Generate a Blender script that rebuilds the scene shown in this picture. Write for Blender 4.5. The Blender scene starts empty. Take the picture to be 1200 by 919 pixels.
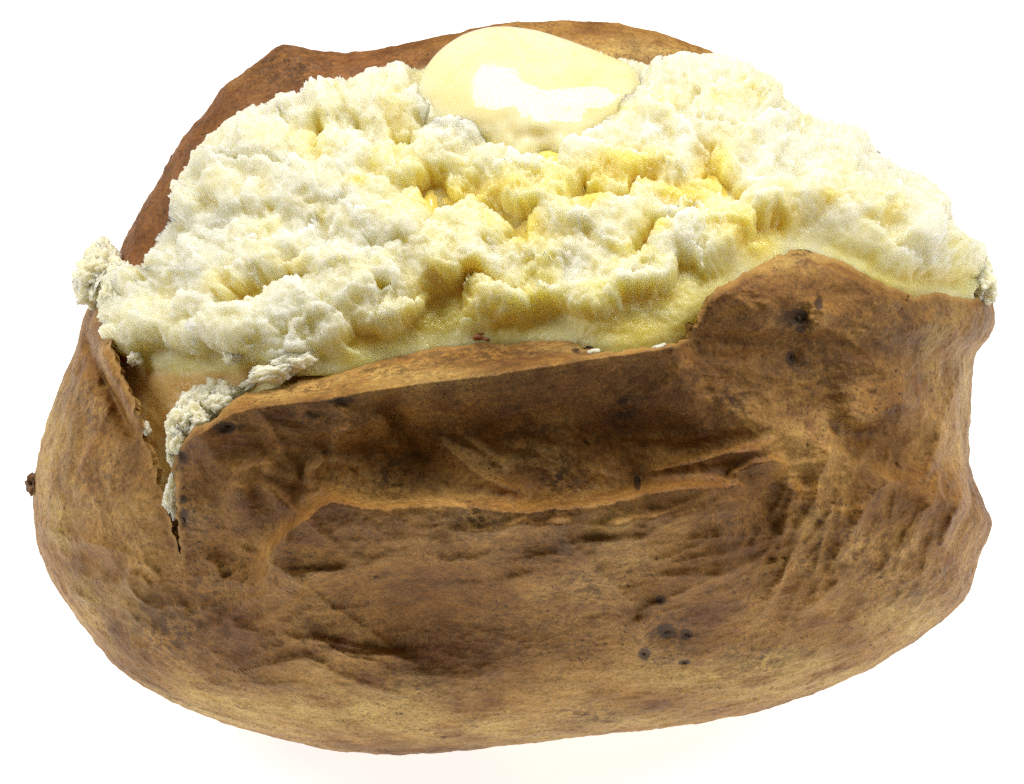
import bpy, math, random
import numpy as np
from mathutils import Matrix, Vector

# ------------------------------------------------------------------ camera, world, lights
SC = bpy.context.scene
COL = SC.collection
S = 1.0e-4                       # metres per design unit (potato about 11 cm long)
ELEV = math.radians(29.0)        # camera looks down by this much
DIST = 5600.0                    # camera distance in design units
Z0 = 0.04105                     # height of the view centre above the table
ce, se = math.cos(ELEV), math.sin(ELEV)
A_ = np.array([1.0, 0.0, 0.0])
B_ = np.array([0.0, se, ce])     # up in the picture plane
C_ = np.array([0.0, -ce, se])    # towards the camera
ORG = np.array([0.0, 0.0, Z0])

cam_d = bpy.data.cameras.new('camera')
cam = bpy.data.objects.new('camera', cam_d)
COL.objects.link(cam)
cam.location = ORG + C_ * DIST * S
cam.rotation_euler = (math.pi / 2 - ELEV, 0, 0)
cam_d.sensor_fit = 'HORIZONTAL'
cam_d.sensor_width = 36.0
cam_d.lens = 36.0 * DIST / 1200.0
cam_d.clip_start = 0.02
cam_d.clip_end = 50.0
SC.camera = cam

W = bpy.data.worlds.new('World')
SC.world = W
W.use_nodes = True
W.node_tree.nodes['Background'].inputs[0].default_value = (1.0, 0.99, 0.97, 1)
W.node_tree.nodes['Background'].inputs[1].default_value = 0.11


def area(name, loc, target, sx, sy, power, col, spread=180.0):
    l = bpy.data.lights.new(name, 'AREA')
    l.shape = 'RECTANGLE'
    l.size, l.size_y = sx, sy
    l.energy = power
    l.color = col
    l.spread = math.radians(spread)
    o = bpy.data.objects.new(name, l)
    COL.objects.link(o)
    o.location = loc
    o.rotation_euler = (Vector(target) - Vector(loc)).to_track_quat('-Z', 'Y').to_euler()
    return o


area('softbox_overhead', (0.03, 0.12, 0.62), (0.0, 0.0, 0.05), 0.30, 0.22, 0.58, (1.0, 0.965, 0.90), 70.0)
area('softbox_left', (-0.55, 0.02, 0.42), (0.0, 0.0, 0.04), 0.25, 0.25, 0.28, (1.0, 0.97, 0.92), 60.0)
area('softbox_right', (0.58, -0.06, 0.44), (0.0, 0.0, 0.04), 0.22, 0.22, 0.27, (1.0, 0.965, 0.91), 60.0)

vs = SC.view_settings
vs.view_transform = 'Standard'
vs.look = 'None'
vs.exposure = 0.0
vs.gamma = 1.0
vs.use_curve_mapping = False
SC.render.engine = 'CYCLES'
SC.cycles.use_denoising = False
SC.cycles.diffuse_bounces = 5
SC.cycles.max_bounces = 16

random.seed(7)
RNG = np.random.RandomState(11)


# ------------------------------------------------------------------ numpy helpers
def P(X, Y, D):
    """design point (X right, Y down, D towards the camera) -> world"""
    X = np.asarray(X, float); Y = np.asarray(Y, float); D = np.asarray(D, float)
    k = (DIST - D) / DIST
    u = (X - 600.0) * k * S
    v = (459.5 - Y) * k * S
    w = D * S
    return ORG + u[..., None] * A_ + v[..., None] * B_ + w[..., None] * C_


def _hash(ix, iy, iz, k):
    h = (ix.astype(np.int64) * 374761393 + iy.astype(np.int64) * 668265263 + iz.astype(np.int64) * 2147483647 + k * 1274126177) & 0xFFFFFFFF
    h = ((h ^ (h >> 13)) * 1274126177) & 0xFFFFFFFF
    h = ((h ^ (h >> 16)) * 2246822519) & 0xFFFFFFFF
    return ((h ^ (h >> 15)) & 0xFFFFFF) / float(0x1000000)


def perlin(p, seed=0):
    """value-gradient noise on an (N,3) array, about -1..1"""
    i = np.floor(p).astype(np.int64)
    f = p - i
    u = f * f * f * (f * (f * 6 - 15) + 10)
    out = 0.0
    for dx in (0, 1):
        wx = u[:, 0] if dx else 1 - u[:, 0]
        for dy in (0, 1):
            wy = u[:, 1] if dy else 1 - u[:, 1]
            for dz in (0, 1):
                wz = u[:, 2] if dz else 1 - u[:, 2]
                a = _hash(i[:, 0] + dx, i[:, 1] + dy, i[:, 2] + dz, seed) * 6.2832
                b = _hash(i[:, 0] + dx, i[:, 1] + dy, i[:, 2] + dz, seed + 91) * 2 - 1
                r = np.sqrt(1 - b * b)
                g = np.cos(a) * r * (f[:, 0] - dx) + np.sin(a) * r * (f[:, 1] - dy) + b * (f[:, 2] - dz)
                out = out + g * wx * wy * wz
    return out * 1.6


def fbm(p, oct=4, seed=0, gain=0.5):
    a, s, o = 1.0, 1.0, 0.0
    for k in range(oct):
        o = o + a * perlin(p * s + 17.3 * k, seed + k)
        a *= gain
        s *= 2.03
    return o


def ridged(p, oct=3, seed=0):
    a, s, o = 1.0, 1.0, 0.0
    for k in range(oct):
        o = o + a * (1 - np.abs(perlin(p * s + 11.7 * k, seed + k))) ** 3
        a *= 0.5
        s *= 2.1
    return o


def worley(p, seed=0):
    i = np.floor(p).astype(np.int64)
    f1 = np.full(len(p), 9.0)
    f2 = np.full(len(p), 9.0)
    for dx in (-1, 0, 1):
        for dy in (-1, 0, 1):
            for dz in (-1, 0, 1):
                cx, cy, cz = i[:, 0] + dx, i[:, 1] + dy, i[:, 2] + dz
                q = np.stack([cx + _hash(cx, cy, cz, seed), cy + _hash(cx, cy, cz, seed + 1), cz + _hash(cx, cy, cz, seed + 2)], 1)
                d = np.sqrt(((p - q) ** 2).sum(1))
                f2 = np.minimum(f2, np.maximum(f1, d))
                f1 = np.minimum(f1, d)
    return f1, f2


def facets(X, Y, seed):
    """broken-flake relief: every Voronoi cell is a small plane with its own height and tilt"""
    ix, iy = np.floor(X).astype(np.int64), np.floor(Y).astype(np.int64)
    best = np.full(X.shape, 9.0); h = np.zeros(X.shape); tn = np.zeros(X.shape)
    z = np.zeros_like(ix)
    for dx in (-1, 0, 1):
        for dy in (-1, 0, 1):
            cx, cy = ix + dx, iy + dy
            px, py = cx + _hash(cx, cy, z, seed), cy + _hash(cx, cy, z, seed + 1)
            ex, ey = X - px, Y - py
            d = ex * ex + ey * ey
            m = d < best
            best = np.where(m, d, best)
            hh = _hash(cx, cy, z, seed + 2) - 0.5 + 1.1 * (_hash(cx, cy, z, seed + 3) - 0.5) * ex + 1.1 * (_hash(cx, cy, z, seed + 4) - 0.5) * ey
            h = np.where(m, hh, h)
            tn = np.where(m, _hash(cx, cy, z, seed + 5) - 0.5, tn)
    return h, tn


def sstep(a, b, x):
    t = np.clip((x - a) / (b - a), 0, 1)
    return t * t * (3 - 2 * t)


def dist_line(X, Y, pts):
    """unsigned distance, side (negative: left of travel = above when drawn left to right), arc parameter 0..1"""
    pts = np.asarray(pts, float)
    seg = np.sqrt(((pts[1:] - pts[:-1]) ** 2).sum(1))
    tot = seg.sum()
    best = np.full(X.shape, 1e9)
    side = np.zeros(X.shape)
    par = np.zeros(X.shape)
    acc = 0.0
    for k in range(len(pts) - 1):
        x0, y0 = pts[k]
        dx, dy = pts[k + 1] - pts[k]
        L2 = dx * dx + dy * dy
        t = np.clip(((X - x0) * dx + (Y - y0) * dy) / L2, 0, 1)
        ex, ey = X - x0 - t * dx, Y - y0 - t * dy
        d = np.sqrt(ex * ex + ey * ey)
        m = d < best
        best = np.where(m, d, best)
        side = np.where(m, np.sign(dx * ey - dy * ex), side)
        par = np.where(m, (acc + t * seg[k]) / tot, par)
        acc += seg[k]
    return best, side, par


def inside(X, Y, poly):
    poly = np.asarray(poly, float)
    r = np.zeros(X.shape, bool)
    x0, y0 = poly[-1]
    for x1, y1 in poly:
        c = (y1 > Y) != (y0 > Y)
        with np.errstate(divide='ignore', invalid='ignore'):
            xi = (x0 - x1) * (Y - y1) / (y0 - y1) + x1
        r ^= c & (X < xi)
        x0, y0 = x1, y1
    return r


def nearest_on(X, Y, poly):
    """closest point on a closed polygon"""
    poly = np.asarray(poly, float)
    best = np.full(X.shape, 1e9); bx = X.copy(); by = Y.copy()
    x0, y0 = poly[-1]
    for x1, y1 in poly:
        dx, dy = x1 - x0, y1 - y0
        L2 = dx * dx + dy * dy + 1e-9
        t = np.clip(((X - x0) * dx + (Y - y0) * dy) / L2, 0, 1)
        qx, qy = x0 + t * dx, y0 + t * dy
        d = (X - qx) ** 2 + (Y - qy) ** 2
        m = d < best
        best = np.where(m, d, best); bx = np.where(m, qx, bx); by = np.where(m, qy, by)
        x0, y0 = x1, y1
    return bx, by, np.sqrt(best)


def densify(pts, step=4.0, jit=0.0, seed=0, closed=True):
    pts = [np.array(p, float) for p in pts]
    out = []
    n = len(pts)
    for k in range(n if closed else n - 1):
        a, b = pts[k], pts[(k + 1) % n]
        m = max(1, int(np.linalg.norm(b - a) / step))
        for q in range(m):
            out.append(a + (b - a) * q / m)
    if not closed:
        out.append(pts[-1])
    out = np.array(out)
    if jit:
        z = np.zeros(len(out))
        q = np.stack([out[:, 0], out[:, 1], z], 1)
        out[:, 0] += jit * (fbm(q / 14.0, 3, seed))
        out[:, 1] += jit * (fbm(q / 14.0, 3, seed + 40))
    return out


def mesh_np(name, verts, faces, smooth=True):
    """faces: (M,3) or (M,4) int array"""
    me = bpy.data.meshes.new(name)
    n, m, k = len(verts), len(faces), faces.shape[1]
    me.vertices.add(n)
    me.vertices.foreach_set('co', np.ascontiguousarray(verts, dtype=np.float32).ravel())
    me.loops.add(m * k)
    me.loops.foreach_set('vertex_index', np.ascontiguousarray(faces, dtype=np.int32).ravel())
    me.polygons.add(m)
    me.polygons.foreach_set('loop_start', np.arange(0, m * k, k, dtype=np.int32))
    me.polygons.foreach_set('loop_total', np.full(m, k, dtype=np.int32))
    me.update(calc_edges=True)
    me.validate()
    if smooth:
        me.polygons.foreach_set('use_smooth', np.ones(len(me.polygons), bool))
    return me


def attr(me, name, vals):
    a = me.attributes.new(name, 'FLOAT', 'POINT')
    a.data.foreach_set('value', np.ascontiguousarray(vals, dtype=np.float32))


def vnormals(v, f):
    n = np.zeros_like(v)
    a, b, c = v[f[:, 0]], v[f[:, 1]], v[f[:, 2]]
    fn = np.cross(b - a, c - a)
    if f.shape[1] == 4:
        fn = fn + np.cross(c - a, v[f[:, 3]] - a)
    for k in range(f.shape[1]):
        np.add.at(n, f[:, k], fn)
    return n / (np.linalg.norm(n, axis=1)[:, None] + 1e-20)


def link(name, me, mat, parent=None, label=None, cat=None, group=None, kind=None):
    o = bpy.data.objects.new(name, me)
    COL.objects.link(o)
    if mat is not None and len(me.materials) == 0:
        me.materials.append(mat)
    if parent is not None:
        o.parent = parent
        if parent.type == 'EMPTY':
            o.matrix_parent_inverse = Matrix.Translation(-parent.location)
    if label: o['label'] = label
    if cat: o['category'] = cat
    if group: o['group'] = group
    if kind: o['kind'] = kind
    return o


# ------------------------------------------------------------------ materials
class NT:
    def __init__(self, name):
        self.m = bpy.data.materials.new(name)
        self.m.use_nodes = True
        self.t = self.m.node_tree
        self.b = self.t.nodes['Principled BSDF']

    def n(self, typ, **kw):
        nd = self.t.nodes.new(typ)
        for k, v in kw.items():
            setattr(nd, k, v)
        return nd

    def l(self, a, b):
        self.t.links.new(a, b)

    def noise(self, vec, scale, detail=4, rough=0.55, dist=0.0):
        nd = self.n('ShaderNodeTexNoise')
        nd.inputs['Scale'].default_value = scale
        nd.inputs['Detail'].default_value = detail
        nd.inputs['Roughness'].default_value = rough
        nd.inputs['Distortion'].default_value = dist
        self.l(vec, nd.inputs['Vector'])
        return nd.outputs['Fac']

    def ramp(self, fac, stops):
        nd = self.n('ShaderNodeValToRGB')
        e = nd.color_ramp.elements
        while len(e) < len(stops):
            e.new(0.5)
        for k, (p, c) in enumerate(stops):
            e[k].position = p
            e[k].color = (c, c, c, 1) if isinstance(c, (int, float)) else (*c, 1)
        self.l(fac, nd.inputs[0])
        return nd.outputs[0]

    def mix(self, fac, a, b, mode='MIX'):
        nd = self.n('ShaderNodeMix', data_type='RGBA', blend_type=mode)
        for s, v in ((0, fac), (6, a), (7, b)):
            if hasattr(v, 'links'):
                self.l(v, nd.inputs[s])
            elif s == 0:
                nd.inputs[s].default_value = v
            else:
                nd.inputs[s].default_value = (*v, 1)
        return nd.outputs[2]

    def math(self, op, a, b=0.0):
        nd = self.n('ShaderNodeMath', operation=op)
        for s, v in ((0, a), (1, b)):
            if hasattr(v, 'links'):
                self.l(v, nd.inputs[s])
            else:
                nd.inputs[s].default_value = v
        return nd.outputs[0]

    def pos(self, scale=(1, 1, 1)):
        g = self.n('ShaderNodeNewGeometry')
        mp = self.n('ShaderNodeMapping')
        mp.inputs['Scale'].default_value = scale
        self.l(g.outputs['Position'], mp.inputs['Vector'])
        return mp.outputs[0]

    def attr(self, name):
        a = self.n('ShaderNodeAttribute', attribute_name=name)
        return a.outputs['Fac']

    def bump(self, h, strength, dist, prev=None):
        nd = self.n('ShaderNodeBump')
        nd.inputs['Strength'].default_value = strength
        nd.inputs['Distance'].default_value = dist
        self.l(h, nd.inputs['Height'])
        if prev is not None:
            self.l(prev, nd.inputs['Normal'])
        return nd.outputs[0]


def skin_material():
    k = NT('potato_skin')
    p = k.pos((1, 1, 1))
    ps = k.pos((0.8, 1, 1.1))
    big = k.noise(ps, 75, 5, 0.6, 0.1)
    mid = k.noise(ps, 320, 6, 0.68, 0.0)
    fine = k.noise(p, 2300, 4, 0.7)
    base = k.ramp(big, [(0.34, (0.175, 0.072, 0.014)), (0.5, (0.315, 0.152, 0.032)), (0.66, (0.46, 0.260, 0.074))])
    m2 = k.ramp(mid, [(0.34, (0.62, 0.54, 0.48)), (0.5, (1.0, 1.0, 1.0)), (0.66, (1.22, 1.22, 1.22))])
    c = k.mix(0.85, base, m2, 'MULTIPLY')
    # paler tan patches, mostly along the bottom, left side and rims
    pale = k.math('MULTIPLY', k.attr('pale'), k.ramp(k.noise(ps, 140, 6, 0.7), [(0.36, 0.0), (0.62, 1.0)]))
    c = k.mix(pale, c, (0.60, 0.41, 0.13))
    # reddish scorch patches
    red = k.ramp(k.noise(k.pos((0.7, 1.2, 1.4)), 190, 7, 0.72), [(0.56, 0.0), (0.66, 0.75)])
    c = k.mix(red, c, (0.22, 0.085, 0.026))
    rb = k.ramp(k.noise(p, 150, 5, 0.6), [(0.35, (0.13, 0.045, 0.012)), (0.65, (0.26, 0.105, 0.030))])
    c = k.mix(k.attr('back'), c, k.mix(0.85, rb, m2, 'MULTIPLY'))
    # grain
    g = k.ramp(fine, [(0.3, 0.55), (0.5, 1.0), (0.7, 1.45)])
    c = k.mix(0.8, c, g, 'MULTIPLY')
    # dark freckles
    fr = k.ramp(k.noise(ps, 900, 4, 0.65, 0.1), [(0.60, 0.0), (0.70, 1.0)])
    frm = k.ramp(k.noise(p, 210, 4, 0.6), [(0.50, 0.0), (0.62, 0.8)])
    c = k.mix(k.math('MULTIPLY', fr, frm), c, (0.055, 0.026, 0.010))
    f3 = k.ramp(k.noise(p, 2100, 3, 0.6), [(0.58, 0.0), (0.66, 0.9)])
    f3m = k.ramp(k.noise(p, 130, 4, 0.6), [(0.40, 0.0), (0.56, 1.0)])
    c = k.mix(k.math('MULTIPLY', f3, f3m), c, (0.075, 0.034, 0.012))
    sp = k.ramp(k.noise(ps, 1000, 5, 0.72, 0.1), [(0.46, 0.0), (0.55, 1.0)])
    c = k.mix(k.math('MULTIPLY', sp, k.attr('blotch')), c, (0.060, 0.028, 0.011))
    en = k.ramp(k.math('ADD', k.attr('eye'), k.math('MULTIPLY', k.noise(p, 1100, 6, 0.8), 0.9)), [(0.72, 0.0), (1.25, 0.92)])
    c = k.mix(en, c, (0.060, 0.030, 0.012))
    # thin torn edge shows paler flesh side
    c = k.mix(k.math('MULTIPLY', k.attr('edge'), 0.75), c, (0.50, 0.29, 0.09))
    k.l(c, k.b.inputs['Base Color'])
    k.b.inputs['Roughness'].default_value = 0.50
    k.b.inputs['Specular IOR Level'].default_value = 0.25
    k.b.inputs['Subsurface Weight'].default_value = 0.0
    wr = k.noise(k.pos((0.8, 1.0, 1.0)), 300, 7, 0.66, 0.15)
    rn = k.n('ShaderNodeTexNoise', noise_type='RIDGED_MULTIFRACTAL')
    rn.inputs['Scale'].default_value = 85
    rn.inputs['Detail'].default_value = 4
    rn.inputs['Roughness'].default_value = 0.5
    rn.inputs['Lacunarity'].default_value = 2.3
    rn.inputs['Distortion'].default_value = 0.5
    k.l(k.pos((0.7, 1.0, 1.3)), rn.inputs['Vector'])
    b0 = k.bump(k.ramp(rn.outputs['Fac'], [(0.15, 0.0), (0.95, 1.0)]), 0.75, 0.0014)
    b1 = k.bump(wr, 0.55, 0.0008, b0)
    b2 = k.bump(fine, 0.40, 0.00025, b1)
    k.l(b2, k.b.inputs['Normal'])
    return k.m


def flesh_material(name, obj_tint):
    k = NT(name)
    p = k.pos()
    if obj_tint:
        oi = k.n('ShaderNodeObjectInfo')
        c = oi.outputs['Color']
        n1 = k.ramp(k.noise(p, 120, 6, 0.66), [(0.40, 0.0), (0.56, 1.0)])
        c = k.mix(k.math('MULTIPLY', n1, 0.30), c, (0.80, 0.70, 0.34))
        c = k.mix(k.math('MULTIPLY', k.ramp(k.noise(p, 420, 4, 0.6), [(0.42, 0.0), (0.7, 1.0)]), 0.35), c, (0.87, 0.84, 0.68))
    else:
        soak = k.attr('soak')
        tn = k.math('ADD', k.attr('tint'), k.math('MULTIPLY', k.math('SUBTRACT', k.ramp(k.noise(p, 130, 6, 0.66), [(0.36, 0.0), (0.64, 1.0)]), 0.5), 0.5))
        c = k.ramp(tn, [(0.0, (0.80, 0.78, 0.61)), (0.35, (0.80, 0.75, 0.47)), (0.75, (0.81, 0.73, 0.30)), (1.0, (0.81, 0.69, 0.19))])
        c = k.mix(soak, c, (0.80, 0.64, 0.13))
        wall = k.attr('wall')
        n2 = k.ramp(k.noise(p, 240, 6, 0.7), [(0.35, 0.0), (0.65, 1.0)])
        cw = k.mix(n2, (0.66, 0.38, 0.09), (0.78, 0.53, 0.19))
        c = k.mix(wall, c, cw)
    k.l(c, k.b.inputs['Base Color'])
    k.b.inputs['Subsurface Weight'].default_value = 1.0
    k.b.inputs['Subsurface Radius'].default_value = (1.0, 0.94, 0.80) if obj_tint else (1.0, 0.95, 0.82)
    k.b.inputs['Subsurface Scale'].default_value = 0.0014 if obj_tint else 0.0050
    rr = k.ramp(k.noise(p, 300, 4, 0.6), [(0.38, 0.16), (0.60, 0.55)])
    if not obj_tint:
        rr = k.mix(k.attr('wet'), rr, (0.14, 0.14, 0.14))
    k.l(rr, k.b.inputs['Roughness'])
    k.b.inputs['Specular IOR Level'].default_value = 0.35
    vo = k.n('ShaderNodeTexVoronoi', feature='SMOOTH_F1')
    vo.inputs['Scale'].default_value = 1150
    k.l(p, vo.inputs['Vector'])
    f1 = k.math('ADD', k.noise(p, 1500, 4, 0.65), k.math('MULTIPLY', vo.outputs['Distance'], -0.7))
    f2 = k.noise(p, 520, 5, 0.6)
    b = k.bump(f1, 0.65, 0.0003)
    b = k.bump(f2, 0.45, 0.0006, b)
    k.l(b, k.b.inputs['Normal'])
    return k.m


def plain_material(name, c0, c1, scale, rough=0.6, bump=0.4, sss=0.0):
    k = NT(name)
    p = k.pos()
    n = k.ramp(k.noise(p, scale, 5, 0.65), [(0.34, 0.0), (0.66, 1.0)])
    k.l(k.mix(n, c0, c1), k.b.inputs['Base Color'])
    k.b.inputs['Roughness'].default_value = rough
    k.l(k.bump(k.noise(p, scale * 3, 4, 0.6), bump, 0.0004), k.b.inputs['Normal'])
    if sss:
        k.b.inputs['Subsurface Weight'].default_value = sss
        k.b.inputs['Subsurface Radius'].default_value = (1, 0.7, 0.25)
        k.b.inputs['Subsurface Scale'].default_value = 0.002
    return k.m


def butter_material():
    k = NT('melting_butter')
    p = k.pos()
    n = k.ramp(k.noise(p, 130, 5, 0.6, 0.5), [(0.40, 0.0), (0.66, 1.0)])
    c = k.mix(n, (0.85, 0.785, 0.50), (0.83, 0.725, 0.34))
    k.l(c, k.b.inputs['Base Color'])
    k.b.inputs['Subsurface Weight'].default_value = 1.0
    k.b.inputs['Subsurface Radius'].default_value = (1.0, 0.92, 0.75)
    k.b.inputs['Subsurface Scale'].default_value = 0.0025
    k.b.inputs['Roughness'].default_value = 0.07
    k.b.inputs['Specular IOR Level'].default_value = 0.32
    k.b.inputs['Coat Weight'].default_value = 0.0
    k.b.inputs['Coat Roughness'].default_value = 0.03
    k.l(k.bump(k.noise(p, 260, 3, 0.5), 0.12, 0.0004), k.b.inputs['Normal'])
    return k.m


def melt_material():
    k = NT('melted_butter')
    p = k.pos()
    n = k.ramp(k.noise(p, 160, 4, 0.6), [(0.38, 0.0), (0.64, 1.0)])
    k.l(k.mix(n, (0.80, 0.60, 0.10), (0.82, 0.67, 0.20)), k.b.inputs['Base Color'])
    k.b.inputs['Roughness'].default_value = 0.07
    k.b.inputs['Specular IOR Level'].default_value = 0.5
    k.l(k.bump(k.noise(p, 420, 4, 0.6), 0.35, 0.0006), k.b.inputs['Normal'])
    return k.m


def table_material():
    k = NT('backlit_white_acrylic')
    n = k.noise(k.pos(), 14, 3, 0.5)
    c = k.ramp(n, [(0.3, (0.90, 0.885, 0.875)), (0.7, (0.915, 0.90, 0.89))])
    k.l(c, k.b.inputs['Base Color'])
    k.b.inputs['Roughness'].default_value = 0.75
    k.b.inputs['Specular IOR Level'].default_value = 0.1
    k.b.inputs['Emission Color'].default_value = (1.0, 0.975, 0.955, 1)
    k.b.inputs['Emission Strength'].default_value = 0.86
    k.m.cycles.emission_sampling = 'NONE'
    return k.m


M_SKIN = skin_material()
M_BASE = flesh_material('soft_yellow_flesh', False)
M_CHUNK = flesh_material('mealy_flesh', True)
M_BUTTER = butter_material()
M_MELT = melt_material()
M_TABLE = table_material()
M_EYE = plain_material('dark_eye', (0.030, 0.018, 0.008), (0.11, 0.060, 0.025), 900, 0.75, 0.8)
M_SCORCH = plain_material('scorched_rim', (0.09, 0.040, 0.014), (0.26, 0.13, 0.048), 800, 0.6, 0.6)
M_CURL = plain_material('scorched_curl', (0.20, 0.055, 0.012), (0.34, 0.12, 0.03), 700, 0.25, 0.3)

# ------------------------------------------------------------------ the table
x0, x1, y0, y1 = -0.75, 0.75, -0.13, 1.1
tv = np.array([[x0, y0, -.03], [x1, y0, -.03], [x1, y1, -.03], [x0, y1, -.03], [x0, y0, 0], [x1, y0, 0], [x1, y1, 0], [x0, y1, 0]], float)
tf = np.array([[4, 5, 6, 7], [0, 3, 2, 1], [0, 1, 5, 4], [1, 2, 6, 5], [2, 3, 7, 6], [3, 0, 4, 7]])
link('light_table', mesh_np('light_table', tv, tf, False), M_TABLE, kind='structure')

# ------------------------------------------------------------------ shapes shared by skin and flesh
CX, CY = 620.0, 380.0
SIL = [(112, 355), (103, 360), (95, 382), (88, 412), (78, 436), (66, 462), (55, 496), (44, 540), (39, 572), (40, 612), (45, 642), (55, 668), (75, 703),
       (95, 730), (112, 752), (133, 778), (157, 797), (205, 824), (255, 844), (325, 865), (390, 879), (440, 883), (480, 884), (530, 881), (575, 875),
       (640, 868), (700, 861), (800, 850), (885, 834), (950, 814), (1020, 784), (1080, 746), (1112, 720), (1130, 704), (1139, 682), (1146, 655), (1155, 635), (1164, 614),
       (1152, 590), (1140, 560), (1135, 540), (1135, 510), (1137, 470), (1139, 432), (1142, 413), (1156, 399), (1164, 388), (1166, 370), (1163, 350),
       (1150, 325), (1138, 300), (1118, 277), (1100, 252), (1082, 222), (1040, 195), (1012, 172), (960, 146), (925, 127), (900, 108), (868, 86), (838, 63),
       (800, 48), (770, 38), (720, 28), (660, 23), (640, 27), (600, 26), (560, 33), (520, 43), (480, 51), (440, 59), (400, 62), (370, 59), (345, 54), (330, 51), (318, 60),
       (300, 75), (275, 92), (257, 104), (250, 120), (236, 138), (220, 153), (205, 178), (188, 208), (175, 230), (160, 255), (148, 278), (139, 300), (128, 330)]

_sd = densify(SIL, 2.0)
_sa = np.arctan2(_sd[:, 1] - CY, _sd[:, 0] - CX)
_sr = np.hypot(_sd[:, 0] - CX, _sd[:, 1] - CY)
_o = np.argsort(_sa)
_sa, _sr = _sa[_o], _sr[_o]
_sr = np.convolve(np.pad(_sr, 8, mode='wrap'), np.hanning(19)[1:-1] / np.hanning(19).sum(), 'valid')
_sa = np.concatenate([_sa - 2 * np.pi, _sa, _sa + 2 * np.pi])
_sr = np.concatenate([_sr, _sr, _sr])


def R_sil(phi):
    return np.interp(phi, _sa, _sr)


def D_max(phi):
    """half depth of the potato; the back lip (upper directions) is thinner"""
    up = np.degrees(np.arcsin(np.clip(-np.sin(phi), -1, 1)))
    right = np.cos(phi) > 0
    tr = sstep(18, 58, up)
    tl = sstep(2, 16, up)
    t = np.where(right, tr, tl)
    return 400.0 * (1 - t) + 150.0 * t


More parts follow.
